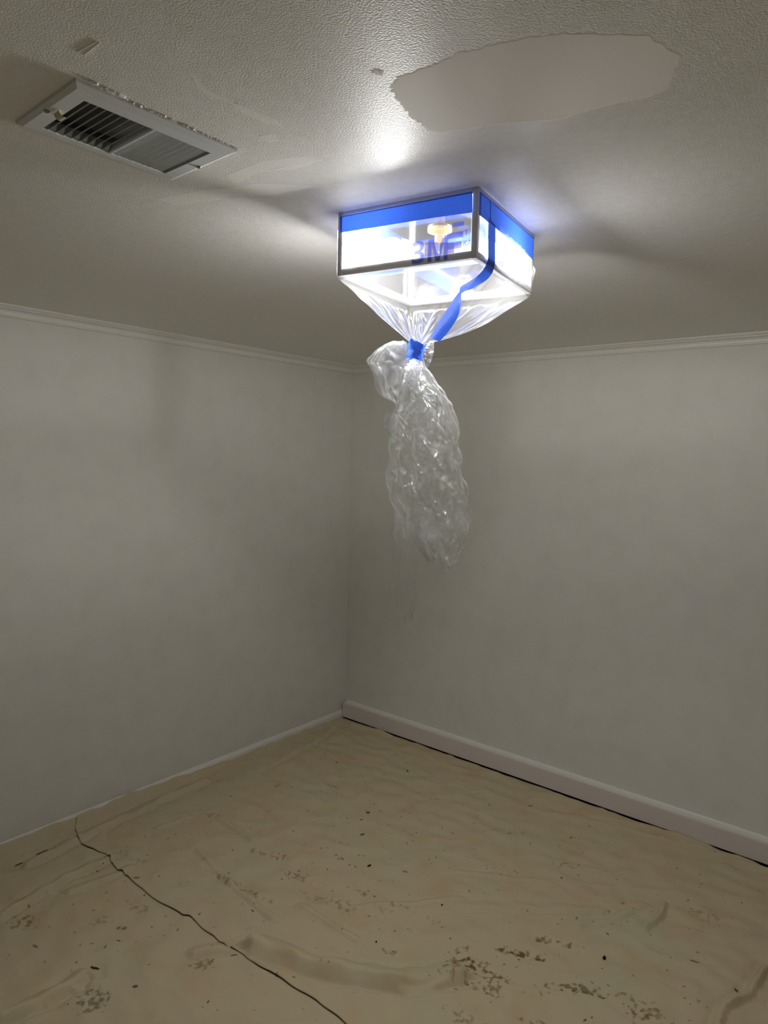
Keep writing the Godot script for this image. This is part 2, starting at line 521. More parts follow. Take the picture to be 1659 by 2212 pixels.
var folds := [
	[[Vector2(1.262, 0.348), Vector2(1.548, 0.348), Vector2(1.759, 0.289), Vector2(1.947, 0.201), Vector2(2.238, 0.144), Vector2(2.522, 0.098), Vector2(2.9, 0.09)], 0.014, 0.016],
	[[Vector2(1.244, 1.820), Vector2(1.408, 1.775), Vector2(1.531, 1.725), Vector2(1.719, 1.623), Vector2(1.851, 1.467)], 0.020, 0.034],
	[[Vector2(1.754, 1.644), Vector2(1.816, 1.577), Vector2(1.839, 1.518)], 0.006, 0.009],
	[[Vector2(2.257, 0.616), Vector2(2.270, 0.695), Vector2(2.250, 0.816)], 0.009, 0.010],
	[[Vector2(2.635, 0.726), Vector2(2.615, 0.906), Vector2(2.566, 1.024), Vector2(2.570, 1.097), Vector2(2.6, 1.25)], 0.012, 0.012],
	[[Vector2(0.429, 2.335), Vector2(0.394, 2.170), Vector2(0.370, 1.991), Vector2(0.378, 1.874)], 0.012, 0.020],
	[[Vector2(0.315, 1.613), Vector2(0.340, 1.482), Vector2(0.418, 1.383), Vector2(0.626, 1.386), Vector2(0.718, 1.396)], 0.007, 0.012],
	[[Vector2(0.610, 1.602), Vector2(0.800, 1.642), Vector2(0.996, 1.671), Vector2(1.179, 1.688)], 0.006, 0.012],
	[[Vector2(1.203, 1.565), Vector2(1.324, 1.564), Vector2(1.487, 1.567)], 0.007, 0.013],
	[[Vector2(0.915, 2.529), Vector2(0.936, 2.430), Vector2(0.937, 2.344), Vector2(0.924, 2.277)], 0.016, 0.022],
	[[Vector2(1.532, 0.978), Vector2(1.795, 0.829)], 0.004, 0.012],
	[[Vector2(1.668, 1.154), Vector2(1.944, 0.929), Vector2(2.090, 0.836)], 0.005, 0.018],
	[[Vector2(0.222, 0.932), Vector2(0.214, 0.722), Vector2(0.169, 0.416), Vector2(0.108, 0.230)], 0.012, 0.014],
	[[Vector2(0.473, 2.100), Vector2(0.509, 1.866)], 0.007, 0.016],
	[[Vector2(1.107, 1.977), Vector2(1.214, 1.822)], 0.008, 0.02],
	[[Vector2(0.171, 2.124), Vector2(0.135, 1.827), Vector2(0.115, 1.511), Vector2(0.10, 1.2)], 0.012, 0.022],
	[[Vector2(1.480, 0.214), Vector2(1.817, 0.152), Vector2(2.075, 0.115), Vector2(2.311, 0.095)], 0.010, 0.010],
	[[Vector2(1.348, 1.437), Vector2(1.646, 1.119)], 0.004, 0.010],
	[[Vector2(2.051, 0.958), Vector2(2.141, 0.827), Vector2(2.197, 0.687)], 0.005, 0.015],
	[[Vector2(0.16, 0.12), Vector2(0.30, 0.10), Vector2(0.45, 0.085)], 0.014, 0.012],
]
var boxes: Array[Rect2] = []


func cloth_y(x: float, z: float) -> float:
	var p := Vector2(x, z)
	var y := 0.006 + 0.004 * (soft.get_noise_2d(x * 3.1, z * 3.1) + 1.0)
	y += 0.0060 * soft.get_noise_2d(x * 7.0 + 20, z * 9.0)
	# shallow creases left from folding and walking
	var r := 1.0 - absf(soft.get_noise_2d(x * 2.6 + 40 + 0.3 * z, z * 3.6 + 7))
	y += 0.0040 * pow(r, 4.0)
	r = 1.0 - absf(soft.get_noise_2d(x * 14.0 + 9, z * 11.0 + 3))
	y += 0.0009 * pow(r, 5.0)
	for k in folds.size():
		var f: Array = folds[k]
		if not boxes[k].has_point(p): continue
		var d := fold(p, f[0]) / float(f[2])
		if d < 3.2:
			var tall := 1.9 * float(f[1]) * (0.8 + 0.35 * soft.get_noise_2d(x * 7.0, z * 7.0 + k))
			y += tall * exp(-d * d) - 0.42 * tall * exp(-pow((d - 1.9) / 0.5, 2))
	y = maxf(y, 0.0015)
	# it rides up on the left baseboard
	var up := lerpf(0.010, 0.041, smoothstep(0.85, 1.5, z)) + 0.004 * soft.get_noise_1d(z * 9.0)
	y += up * (1.0 - smoothstep(0.0135, 0.055 + 0.012 * soft.get_noise_1d(z * 5.0 + 50), x))
	return y


func spread(u: float, a: float, b: float, c: float, share: float) -> float:
	return lerpf(a, b, u / share) if u < share else lerpf(b, c, (u - share) / (1.0 - share))


func seam_z(x: float) -> float:
	const S := [Vector2(-0.016, 1.815), Vector2(0.064, 1.862), Vector2(0.147, 1.892), Vector2(0.22, 1.898), Vector2(0.285, 1.880), Vector2(0.322, 1.860), Vector2(0.365, 1.868), Vector2(0.399, 1.882), Vector2(0.447, 1.892), Vector2(0.623, 1.893), Vector2(0.753, 1.894), Vector2(0.906, 1.885), Vector2(0.942, 1.870), Vector2(1.049, 1.876), Vector2(1.177, 1.874), Vector2(1.219, 1.858), Vector2(1.317, 1.868), Vector2(1.440, 1.856), Vector2(1.556, 1.845), Vector2(1.639, 1.846), Vector2(1.708, 1.848), Vector2(2.4, 1.86), Vector2(4.0, 1.85)]
	for k in S.size() - 1:
		if x <= S[k + 1].x:
			return lerpf(S[k].y, S[k + 1].y, smoothstep(S[k].x, S[k + 1].x, x))
	return 1.85


func stained_canvas() -> ImageTexture:
	const N := 2048
	var small := Image.create(512, 512, false, Image.FORMAT_RGBA8)
	var n1 := FastNoiseLite.new()
	n1.seed = 77
	n1.noise_type = FastNoiseLite.TYPE_SIMPLEX_SMOOTH
	n1.frequency = 0.012
	n1.fractal_octaves = 5
	var tan_ := Color(0.745, 0.69, 0.575)
	for j in 512:
		for i in 512:
			var v := n1.get_noise_2d(i, j)
			var w := n1.get_noise_2d(i * 2.2 + 900, j * 2.2)
			var c := tan_.lerp(Color(0.725, 0.70, 0.58), clampf(v * 1.6, 0, 0.8)).lerp(Color(0.735, 0.64, 0.51), clampf(w * 1.1 - 0.12, 0, 0.5))
			small.set_pixel(i, j, c)
	small.resize(N, N, Image.INTERPOLATE_CUBIC)
	var im := small
	var n2 := FastNoiseLite.new()
	n2.seed = 5
	n2.frequency = 0.055
	n2.fractal_octaves = 4
	# [x, z, along, across, turn, colour, strength, how broken]
	var mud := Color(0.30, 0.22, 0.10)
	var rust := Color(0.40, 0.27, 0.15)
	var green := Color(0.30, 0.30, 0.22)
	var grey := Color(0.27, 0.26, 0.22)
	var marks := [
		[0.895, 1.395, 0.045, 0.022, 0.3, rust, 0.75, 0.1], [1.055, 1.440, 0.085, 0.030, 0.25, rust, 0.6, 0.15], [1.217, 1.479, 0.10, 0.035, 0.3, green, 0.45, 0.2], [1.322, 1.455, 0.06, 0.04, 0.2, mud, 0.55, 0.2],
		[1.320, 1.350, 0.03, 0.02, 0.6, mud, 0.55, 0.1], [1.43, 1.35, 0.06, 0.045, 0.2, rust, 0.4, 0.2], [1.495, 1.308, 0.06, 0.02, 0.1, mud, 0.45, 0.2], [1.102, 1.237, 0.018, 0.012, 0.2, grey, 0.8, -0.1], [1.075, 1.232, 0.007, 0.005, 0.2, grey, 0.9, -0.3],
		[0.801, 1.427, 0.09, 0.02, 0.3, green, 0.5, 0.15], [0.980, 1.640, 0.16, 0.02, 0.15, mud, 0.5, 0.15], [0.855, 1.643, 0.12, 0.018, 0.2, rust, 0.45, 0.15], [0.634, 0.785, 0.03, 0.015, 0.4, grey, 0.55, 0.1], [0.421, 0.978, 0.03, 0.015, 0.6, grey, 0.6, 0.1],
		[0.418, 1.383, 0.05, 0.02, 0.6, mud, 0.45, 0.1], [1.038, 2.305, 0.05, 0.05, 0.4, green, 0.85, -0.05], [1.166, 1.982, 0.045, 0.03, 0.9, green, 0.75, 0.0], [0.716, 2.099, 0.04, 0.03, 0.7, green, 0.5, 0.1], [0.504, 2.286, 0.05, 0.04, 0.6, mud, 0.65, 0.05],
		[0.807, 2.070, 0.02, 0.01, 0.4, mud, 0.85, -0.1], [1.815, 1.405, 0.05, 0.045, 0.2, mud, 0.95, 0.05], [1.875, 1.385, 0.055, 0.035, 0.25, mud, 0.9, 0.1], [1.945, 1.385, 0.06, 0.035, 0.3, mud, 0.9, 0.08], [1.954, 1.45, 0.07, 0.04, 0.3, mud, 0.7, 0.15],
		[1.84, 1.46, 0.08, 0.05, 0.3, mud, 0.6, 0.2], [1.951, 1.245, 0.10, 0.014, 0.42, mud, 1.0, 0.0], [1.975, 1.225, 0.08, 0.022, 0.42, Color(0.38, 0.31, 0.15), 0.8, 0.05], [1.985, 1.118, 0.045, 0.016, 0.4, mud, 0.85, 0.02], [2.06, 1.085, 0.05, 0.014, 0.4, mud, 0.8, 0.1],
		[2.175, 1.262, 0.085, 0.020, 0.45, Color(0.40, 0.31, 0.16), 0.95, -0.15], [2.165, 1.278, 0.09, 0.006, 0.45, mud, 0.9, -0.1], [2.30, 1.18, 0.10, 0.02, 0.42, mud, 0.6, 0.15], [2.39, 1.20, 0.07, 0.04, 0.4, mud, 0.75, 0.1], [1.792, 1.346, 0.04, 0.012, 1.0, mud, 0.8, 0.05],
		[2.365, 1.223, 0.05, 0.05, 0.4, rust, 0.5, 0.15], [0.746, 1.969, 0.10, 0.03, 0.2, mud, 0.4, 0.2], [0.479, 1.806, 0.06, 0.02, 0.5, rust, 0.4, 0.15], [2.40, 0.58, 0.09, 0.05, 0.3, rust, 0.4, 0.2], [1.847, 0.633, 0.09, 0.03, 0.5, mud, 0.4, 0.2],
		[1.603, 1.527, 0.04, 0.02, 0.4, mud, 0.5, 0.15], [2.138, 1.467, 0.06, 0.02, 0.4, mud, 0.75, 0.1], [1.956, 1.602, 0.08, 0.03, 0.3, mud, 0.5, 0.15], [1.634, 1.291, 0.06, 0.02, 0.3, mud, 0.35, 0.2], [1.542, 0.565, 0.14, 0.02, 0.5, mud, 0.35, 0.15], [2.08, 1.345, 0.028, 0.005, -0.6, grey, 0.55, -0.2],
	]
	for m in marks:
		var reach := maxf(m[2], m[3]) * 1.5
		var px := N / 3.2
		for j in range(int((m[1] - reach) * px), int((m[1] + reach) * px)):
			for i in range(int((m[0] - reach) * px), int((m[0] + reach) * px)):
				if i < 0 or j < 0 or i >= N or j >= N: continue
				var dx: float = i / px - m[0]
				var dz: float = j / px - m[1]
				# the print runs along the boards of light that fall on it: turned in the floor's plane
				var t: float = -m[4]
				var a: float = (dx * cos(t) + dz * sin(t)) / m[2]
				var b: float = (-dx * sin(t) + dz * cos(t)) / m[3]
				var k: float = 1.0 - (a * a + b * b)
				if k <= -0.6: continue
				var v: float = n2.get_noise_2d(i, j) * 1.1 + k * 0.45 - m[7] - 0.18
				if v > 0.0:
					im.set_pixel(i, j, im.get_pixel(i, j).lerp(m[5], clampf(v * 2.0, 0, 1) * m[6] * 0.62))
	# specks and short strokes
	for s in 620:
		var x := rng.randf_range(0.3, 2.75)
		var z := rng.randf_range(0.25, 2.55)
		var r := rng.randf_range(0.0008, 0.0028) * (2.0 if rng.randf() < 0.06 else 1.0)
		var e := rng.randf_range(1.0, 3.5)
		var an := rng.randf() * PI
		var col: Color = [mud, grey, rust, green][rng.randi() % 4]
		var str_ := rng.randf_range(0.25, 0.8)
		var px := N / 3.2
		var w := int(r * e * px) + 1
		for j in range(-w, w + 1):
			for i in range(-w, w + 1):
				var a := (i * cos(an) + j * sin(an)) / (r * e * px)
				var b := (-i * sin(an) + j * cos(an)) / (r * px + 0.35)
				if a * a + b * b < 1.0:
					var X := clampi(int(x * px) + i, 0, N - 1)
					var Y := clampi(int(z * px) + j, 0, N - 1)
					im.set_pixel(X, Y, im.get_pixel(X, Y).lerp(col, str_))
	return ImageTexture.create_from_image(im)


func build_cloths() -> void:
	for f in folds:
		var r := Rect2(f[0][0], Vector2.ZERO)
		for p in f[0]: r = r.expand(p)
		boxes.append(r.grow(float(f[2]) * 4.2))
	var m := mat(Color.WHITE, 0.9, 0.2)
	m.albedo_texture = stained_canvas()
	m.cull_mode = BaseMaterial3D.CULL_DISABLED
	M.canvas = m
	var uv := func(q: Vector3) -> Vector2: return Vector2(q.x / 3.2, q.z / 3.2)
	# the cloth in the corner; its hem lies over the nearer cloth
	var far_edge := func(x: float) -> float: return 0.047 + 0.007 * soft.get_noise_1d(x * 3.0) + 0.005 * soft.get_noise_1d(x * 13.0) - 0.018 * exp(-pow((x - 2.20) / 0.10, 2))
	var fa := func(u: float, v: float) -> Vector3:
		var x: float = spread(u, 0.0138, 2.85, RX - 0.02, 0.87)
		var z0: float = far_edge.call(x)
		var z1 := seam_z(x)
		var k := minf(v / 0.97, 1.0)
		var z := lerpf(z0, z1, k)
		var y := cloth_y(x, z) + 0.0030 + 0.003 * exp(-pow((z1 - z) / 0.012, 2))
		y += 0.012 * exp(-pow((x - 2.20) / 0.09, 2)) * exp(-pow((z - 0.07) / 0.05, 2))
		y = lerpf(y, maxf(0.010, y - 0.006), exp(-pow((z - z0) / 0.010, 2)) * 0.9)
		if v > 0.97:                                # the hem rolls over and under
			var a := (v - 0.97) / 0.03 * PI * 0.95
			z += 0.0035 * sin(a)
			y -= 0.0030 * (1 - cos(a))
		return Vector3(x, y, z)
	var o := put("drop_cloth", grid(400, 330, fa, uv, false, Vector3.UP), m)
	tag(o, "stained tan canvas drop cloth in the far corner, hem lying over the nearer cloth", "drop cloth", "canvas drop cloths on the floor")
	var fb := func(u: float, v: float) -> Vector3:
		var x: float = spread(u, 0.0138, 2.85, RX - 0.02, 0.87)
		var z: float = spread(v, seam_z(x) - 0.07, 2.75, RZ - 0.03, 0.75)
		var y := cloth_y(x, z)
		y = lerpf(0.002, y, smoothstep(seam_z(x) - 0.025, seam_z(x) + 0.012, z)) - 0.0015
		return Vector3(x, y, z)
	o = put("drop_cloth", grid(400, 170, fb, uv, false, Vector3.UP), m)
	tag(o, "stained tan canvas drop cloth nearest the camera, tucked under the other cloth's hem", "drop cloth", "canvas drop cloths on the floor")


# ---------------------------------------------------------------- vent

func build_vent() -> void:
	var o := base("air_vent", Vector3(1.8038, H, 2.6218), -0.0262)
	tag(o, "white metal two-way air register on the ceiling with curved louvers and a lever", "air vent")
	var X := [-0.1131, 0.1131, -0.1542, 0.1542]
	var ox := [-0.084, 0.072, -0.1214, 0.1209]
	var rings := [[X[0], X[1], X[2], X[3], -0.0002], [X[0] + 0.0005, X[1] - 0.0005, X[2] + 0.0005, X[3] - 0.0005, -0.0045], [X[0] + 0.010, X[1] - 0.012, X[2] + 0.008, X[3] - 0.008, -0.0085], [ox[0], ox[1], ox[2], ox[3], -0.0085], [ox[0] - 0.0008, ox[1] + 0.0008, ox[2] - 0.0008, ox[3] + 0.0008, 0.012]]
	var st := st_new()
	for k in rings.size() - 1:
		var p: Array = rings[k]
		var q: Array = rings[k + 1]
		var c := func(r: Array, i: int) -> Vector3:
			return Vector3(r[0] if i == 0 or i == 3 else r[1], r[4], r[2] if i < 2 else r[3])
		for i in 4:
			var j := (i + 1) % 4
			var mid: Vector3 = (c.call(p, i) + c.call(p, j)) / 2
			var out := Vector3(mid.x, 0, mid.z).normalized() * (1.0 if k < 2 else -1.0 if k == 3 else 0.0) + Vector3.DOWN * (0.2 if k == 0 else 1.0 if k < 3 else 0.0)
			quad(st, c.call(p, i), c.call(p, j), c.call(q, j), c.call(q, i), out)
	put("frame", st.commit(), M.vent, o)
	# the bar between the two banks of louvers
	st = st_new()
	cbox(st, Vector3(-0.006, -0.0065, -0.0055), Vector3(0.157, 0.005, 0.0065), 0.0012)
	cbox(st, Vector3(-0.006, 0.002, -0.0055), Vector3(0.157, 0.014, 0.0022), 0.0006)
	put("center_bar", st.commit(), M.vent, o)
	for bank in [1, -1]:
		for k in 8:
			var z: float = lerpf(0.1085, 0.0095, k / 7.0) if bank == 1 else lerpf(-0.0185, -0.110, k / 7.0)
			var f := func(u: float, v: float) -> Vector3:
				var x := lerpf(ox[0] - 0.001, ox[1] + 0.001, u)
				var e := minf(u, 1.0 - u) * 0.157
				var flat_ := 1.0 - smoothstep(0.0, 0.013, e)
				var a := lerpf(deg_to_rad(39.0), deg_to_rad(6.0), flat_ * 0.85)
				var w := lerpf(0.0155, 0.0140, flat_)
				return Vector3(x, -0.0078 + 0.0004 * flat_ + sin(a) * w * v + 0.0026 * sin(PI * v), z - bank * cos(a) * w * v + bank * 0.003)
			put("louver", grid(26, 4, f, NONE, false, Vector3.DOWN), M.vent, o)
	# damper blades and the sheet metal boot above
	for k in 5:
		st = st_new()
		cbox(st, Vector3(lerpf(-0.074, 0.058, k / 4.0), 0.030, 0.0), Vector3(0.026, 0.0012, 0.246), 0.0003, Basis(Vector3(0, 0, 1), 0.5))
		put("damper_blade", st.commit(), M.damper, o)
	st = st_new()
	var d := 0.118
	for s in [-1, 1]:
		cbox(st, Vector3(-0.006 + s * 0.0818, d / 2 + 0.001, 0), Vector3(0.001, d, 0.252), 0.0002)
		cbox(st, Vector3(-0.006, d / 2 + 0.001, s * 0.126), Vector3(0.164, d, 0.001), 0.0002)
	cbox(st, Vector3(-0.006, d, 0), Vector3(0.164, 0.002, 0.252), 0.0002)
	put("duct_boot", st.commit(), M.duct, o)
	for p in [Vector3(-0.012, -0.0085, 0.1440), Vector3(0.001, -0.0085, -0.1440)]:
		st = st_new()
		lathe(st, p, Vector3.DOWN, [Vector2(0.0050, -0.0005), Vector2(0.0050, 0.0005), Vector2(0.0042, 0.0018), Vector2(0.0026, 0.0027), Vector2(0.0004, 0.0030)], 20)
		var sc := put("screw", st.commit(), M.steel, o)
		st = st_new()
		cbox(st, p + Vector3(0, -0.0028, 0), Vector3(0.0064, 0.0009, 0.0010), 0.0001, Basis(Vector3.UP, 0.6))
		cbox(st, p + Vector3(0, -0.0028, 0), Vector3(0.0010, 0.0009, 0.0064), 0.0001, Basis(Vector3.UP, 0.6))
		put("screw_slot", st.commit(), M.duct, sc)
	# the lever that works the damper: a curled tab out of a slot
	var g := grid(6, 12, func(u: float, v: float) -> Vector3:
		var a := v * 1.9
		return Vector3(lerpf(-0.0105, 0.0095, u), -0.0088 - 0.0085 * sin(a), 0.1335 - 0.0085 * (1.0 - cos(a)) - v * 0.001), NONE, false, Vector3.DOWN)
	put("lever", g, M.tab, o)
	st = st_new()
	cbox(st, Vector3(-0.0135, -0.0086, 0.1290), Vector3(0.0045, 0.0008, 0.0035), 0.0002)
	put("lever_slot", st.commit(), M.duct, o)


# ---------------------------------------------------------------- plastic

func crumple(p: Vector3, freq: float) -> float:
	return wrinkle.get_noise_3d(p.x * freq, p.y * freq, p.z * freq)


# thin raised lines where the film has been creased
func creases(p: Vector3, freq: float, width: float) -> float:
	var e := (crumple(p, freq) + 1.0) / width
	return exp(-e * e)


func row_at(rows: Array, y: float) -> Vector2:
	for k in rows.size() - 1:
		if y >= rows[k + 1][0]:
			var t := clampf((y - rows[k][0]) / (rows[k + 1][0] - rows[k][0]), 0, 1)
			return Vector2(lerpf(rows[k][1], rows[k + 1][1], t), lerpf(rows[k][2], rows[k + 1][2], t))
	return Vector2(rows[-1][1], rows[-1][2])


# a flattened, pleated and crumpled sleeve of film; rows are [height below the neck, left, right]
func sleeve(rows: Array, deep: float, nu: int, nv: int, amp: float, shift := 0.0, seed_ := 0.0) -> ArrayMesh:
	var y0: float = rows[0][0]
	var y1: float = rows[-1][0]
	return grid(nu, nv, func(u: float, v: float) -> Vector3:
		var a := TAU * u
		var y := lerpf(y0 + 0.028 * soft.get_noise_2d(cos(a) * 1.7 + seed_, sin(a) * 1.7 + 5.0) * smoothstep(-0.2, -0.35, y0), y1 + 0.022 * soft.get_noise_2d(cos(a) * 2.0 + 9.0, sin(a) * 2.0 + seed_), v)
		var r := row_at(rows, y)
		var w := (r.y - r.x) / 2 * (1.0 + 0.06 * soft.get_noise_2d(y * 13.0, seed_ + (3.0 if cos(a) > 0 else 0.0)))
		var c := (r.x + r.y) / 2
		var pl := 1.0 - 2.0 * absf(fposmod(u * 8.0 + 0.9 * soft.get_noise_2d(u * 3.0 + seed_, y * 6.0), 1.0) - 0.5)
		var q := Vector3(c + w * cos(a), y, sin(a) * minf(deep, w * 0.8) + shift)
		var k := Vector3(q.x + 0.25 * q.y, q.y * 0.42 - 0.15 * q.x, q.z + seed_)
		var d := amp * 1.0 * (crumple(k, 24.0) + 0.6 * crumple(k + Vector3(7, 3, 1), 55.0) + 0.25 * crumple(k, 120.0) + 0.9) - amp * (0.50 * creases(k, 19.0, 0.08) + 0.30 * creases(k + Vector3(3, 1, 4), 48.0, 0.16))
		var out := Vector3(cos(a) * 0.35, 0, sin(a))
		q += out * (d + (pl - 0.5) * amp * 1.5)
		q.x += 0.3 * amp * soft.get_noise_3d(k.x * 30, k.y * 60, k.z * 30)
		q.y += 0.5 * amp * soft.get_noise_3d(k.x * 30 + 9, k.y * 40, k.z * 30) * (1.0 - 0.0)
		return NECK + TAIL_X * q.x + Vector3.UP * q.y + TAIL_Z * q.z, NONE, false)


# one layer of film between a left and a right outline
func flap(rows: Array, curve: float, nu: int, nv: int, amp: float, shift := 0.0, seed_ := 0.0) -> ArrayMesh:
	var y0: float = rows[0][0]
	var y1: float = rows[-1][0]
	return grid(nu, nv, func(u: float, v: float) -> Vector3:
		var y := lerpf(y0, y1, v)
		var r := row_at(rows, y)
		var q := Vector3(lerpf(r.x, r.y, u), y, shift + curve * sin(PI * u) * (0.6 + 0.4 * sin(PI * v)))
		var k := Vector3(q.x, q.y, seed_)
		q.z += 1.5 * amp * (crumple(k, 30.0) + 0.6 * crumple(k + Vector3(5, 2, 0), 75.0) + 0.3 * crumple(k, 150.0))
		return NECK + TAIL_X * q.x + Vector3.UP * q.y + TAIL_Z * q.z)


func square(s: float) -> Vector2:                  # round the lamp's square outline, 0..1, from the near corner (+x, +z)
	var t := fposmod(s, 1.0) * 4.0
	var k := int(t)
	var f := t - k
	return [Vector2(1 - 2 * f, 1), Vector2(-1, 1 - 2 * f), Vector2(-1 + 2 * f, -1), Vector2(1, -1 + 2 * f)][k]


func build_plastic() -> void:
	var o := base("plastic_cover", LAMP_AT, LAMP_TURN)
	tag(o, "clear plastic sheet round the ceiling light, gathered and hanging in a crumpled tail", "plastic sheet")
	var B := A + 0.0008
	# the sheet round the four sides: hangs from the tape down to the lower edge
	var top := func(s: float) -> float:
		var t := fposmod(s, 1.0) * 4.0
		if t >= 3.0:                               # the right-hand side, where the sheet has come loose and sags
			var f := t - 3.0                       # 0 at the back, 1 at the near corner
			if f < 0.72: return -0.047 - 0.030 * pow(1.0 - f / 0.72, 2.0)
			return lerpf(-0.047, -0.040, (f - 0.72) / 0.28)
		return -0.040
	var loose := func(s: float) -> float:
		var t := fposmod(s, 1.0) * 4.0 - 3.0
		return smoothstep(0.0, 0.10, t) * (1.0 - smoothstep(0.52, 0.72, t)) if t > 0 else 0.0
	var fs := func(u: float, v: float) -> Vector3:
		var q := square(u)
		var l: float = loose.call(u)
		var y := lerpf(top.call(u), -FH - 0.001, v)
		var out := 0.0004 * soft.get_noise_2d(u * 60, v * 6) + l * (0.013 * sin(PI * minf(v * 0.75 + 0.20, 1.0)) + 0.0075 * (crumple(Vector3(u * 2.2, v * 0.10, 0), 24.0) + 0.5))
		if fposmod(u, 1.0) < 0.05 : out += 0.0012 * crumple(Vector3(u * 1.4, v * 0.14, 2), 60.0) * (1.0 - v)
		return Vector3(q.x * (B + out), y, q.y * (B + out))
	put("side_film", grid(240, 30, fs), M.bag, o)
	# from the lower edge the sheet is drawn in to the neck
	var fb := func(u: float, v: float) -> Vector3:
		var q := square(u)
		var p0 := Vector3(q.x * B, -FH - 0.001, q.y * B)
		var a := atan2(q.y, q.x)
		var ring := NECK + Vector3(cos(a), 0, sin(a)) * 0.017
		var p := p0.lerp(ring, v)
		var right := clampf(0.55 * q.x - 0.45 * q.y, 0, 1)
		var belly := sin(PI * v) * lerpf(0.010, 0.026, right)
		p += Vector3(q.x, 0, q.y).normalized() * belly * 0.7 + Vector3.DOWN * belly * 0.7
		# pleats that grow towards the neck, and short slack wrinkles under the edge
		var pl := crumple(Vector3(u * 4.0, v * 0.10, 3.0), 4.6)
		p += Vector3(q.x, -0.4, q.y).normalized() * ((0.019 * pl + 0.004 * creases(Vector3(u * 4.0, v * 0.12, 5.0), 7.0, 0.10)) * smoothstep(0.0, 0.45, v) * (1.0 - 0.80 * v) + 0.005 * crumple(Vector3(u * 4.0, v * 0.35, 9.0), 10.0) * smoothstep(0.0, 0.2, v) * (1.0 - v))
		return p
	put("gathered_film", grid(320, 90, fb), M.gathered, o)
	# the bunched knot under the tie
	var fk := func(u: float, v: float) -> Vector3:
		var a := TAU * u
		var b := PI * v
		var d := Vector3(cos(a) * sin(b), cos(b), sin(a) * sin(b))
		var w := 1.05 + 0.30 * soft.get_noise_3d(d.x * 1.6, d.y * 3.6, d.z * 1.6) + 0.22 * (crumple(Vector3(d.x, d.y * 2.0, d.z) + Vector3(1, 1, 1), 2.2) + 0.5) - 0.10 * creases(Vector3(d.x, d.y * 1.6, d.z), 3.4, 0.25)
		return NECK + TAIL_X * (-0.0125 + d.x * 0.0185 * w) + Vector3.UP * (-0.0755 + d.y * 0.036 * (0.8 + 0.2 * w)) + TAIL_Z * (d.z * 0.016 * w + 0.024)
	put("gathered_knot", grid(90, 70, fk, NONE, true), M.knot, o)
	var main := [[-0.030, -0.012, 0.012], [-0.053, -0.020, 0.019], [-0.078, -0.033, 0.040], [-0.106, -0.039, 0.066], [-0.140, -0.047, 0.086], [-0.174, -0.060, 0.098], [-0.208, -0.068, 0.106], [-0.254, -0.068, 0.114], [-0.299, -0.067, 0.122], [-0.340, -0.067, 0.131], [-0.403, -0.055, 0.140], [-0.449, -0.048, 0.147], [-0.478, -0.044, 0.143]]
	put("hanging_tail", sleeve(main, 0.038, 230, 250, 0.011), M.film, o)
	var left := [[-0.416, -0.053, 0.015], [-0.451, -0.048, 0.012], [-0.498, -0.040, 0.004], [-0.533, -0.042, 0.004], [-0.580, -0.047, 0.016], [-0.627, -0.049, 0.016], [-0.651, -0.041, 0.013], [-0.680, -0.016, 0.008]]
	put("tail_strip", sleeve(left, 0.016, 110, 150, 0.007, 0.004, 3.0), M.film, o)
	var right_ := [[-0.414, 0.015, 0.143], [-0.448, 0.016, 0.147], [-0.483, 0.023, 0.143], [-0.507, 0.041, 0.137], [-0.530, 0.065, 0.117], [-0.551, 0.077, 0.097]]
	put("tail_strip", sleeve(right_, 0.026, 150, 90, 0.014, 0.0, 6.0), M.film, o)
	var bit := [[-0.450, 0.002, 0.045], [-0.479, 0.005, 0.063], [-0.502, 0.017, 0.064], [-0.525, 0.036, 0.059]]
	put("tail_strip", sleeve(bit, 0.012, 70, 60, 0.010, 0.012, 9.0), M.film, o)
	var loop := [[0.007, -0.060, -0.026], [-0.001, -0.085, -0.026], [-0.018, -0.103, -0.020], [-0.042, -0.127, -0.020], [-0.058, -0.119, -0.024], [-0.075, -0.108, -0.028], [-0.103, -0.101, -0.030], [-0.120, -0.091, -0.032], [-0.136, -0.066, -0.043], [-0.145, -0.054, -0.047]]
	put("loose_flap", sleeve(loop, 0.011, 110, 100, 0.007, 0.0, 12.0), M.film, o)
	put("loose_flap", flap([[0.012, 0.030, 0.039], [-0.005, 0.015, 0.040], [-0.018, 0.008, 0.039], [-0.039, 0.004, 0.033], [-0.058, 0.006, 0.023]], 0.008, 40, 50, 0.008, 0.004, 15.0), M.film, o)
	put("loose_flap", sleeve([[-0.168, -0.072, -0.050], [-0.182, -0.078, -0.044], [-0.197, -0.082, -0.045], [-0.210, -0.074, -0.050], [-0.217, -0.068, -0.057]], 0.008, 50, 40, 0.006, 0.0, 18.0), M.film, o)
	# what is printed on the sheet, in pale blue: a large mark, bars and the ends of two lines
	var z := B + 0.0012
	var word := func(text: String, at: Vector2, tall: float, called: String) -> void:
		var tm := TextMesh.new()
		tm.text = text
		var f := SystemFont.new()
		f.font_names = PackedStringArray(["Droid Sans"])
		f.font_weight = 800
		tm.font = f
		tm.font_size = 64
		tm.pixel_size = tall / 46.0
		tm.depth = 0.0002
		tm.horizontal_alignment = HORIZONTAL_ALIGNMENT_LEFT
		var w := put(called, tm, M.print, o)
		w.position = Vector3(at.x, at.y, z)
	word.call("3M", Vector2(0.022, -0.120), 0.047, "printed_mark")
	word.call("T", Vector2(0.150, -0.092), 0.012, "printed_letter")
	word.call("KA", Vector2(0.146, -0.114), 0.012, "printed_letter")
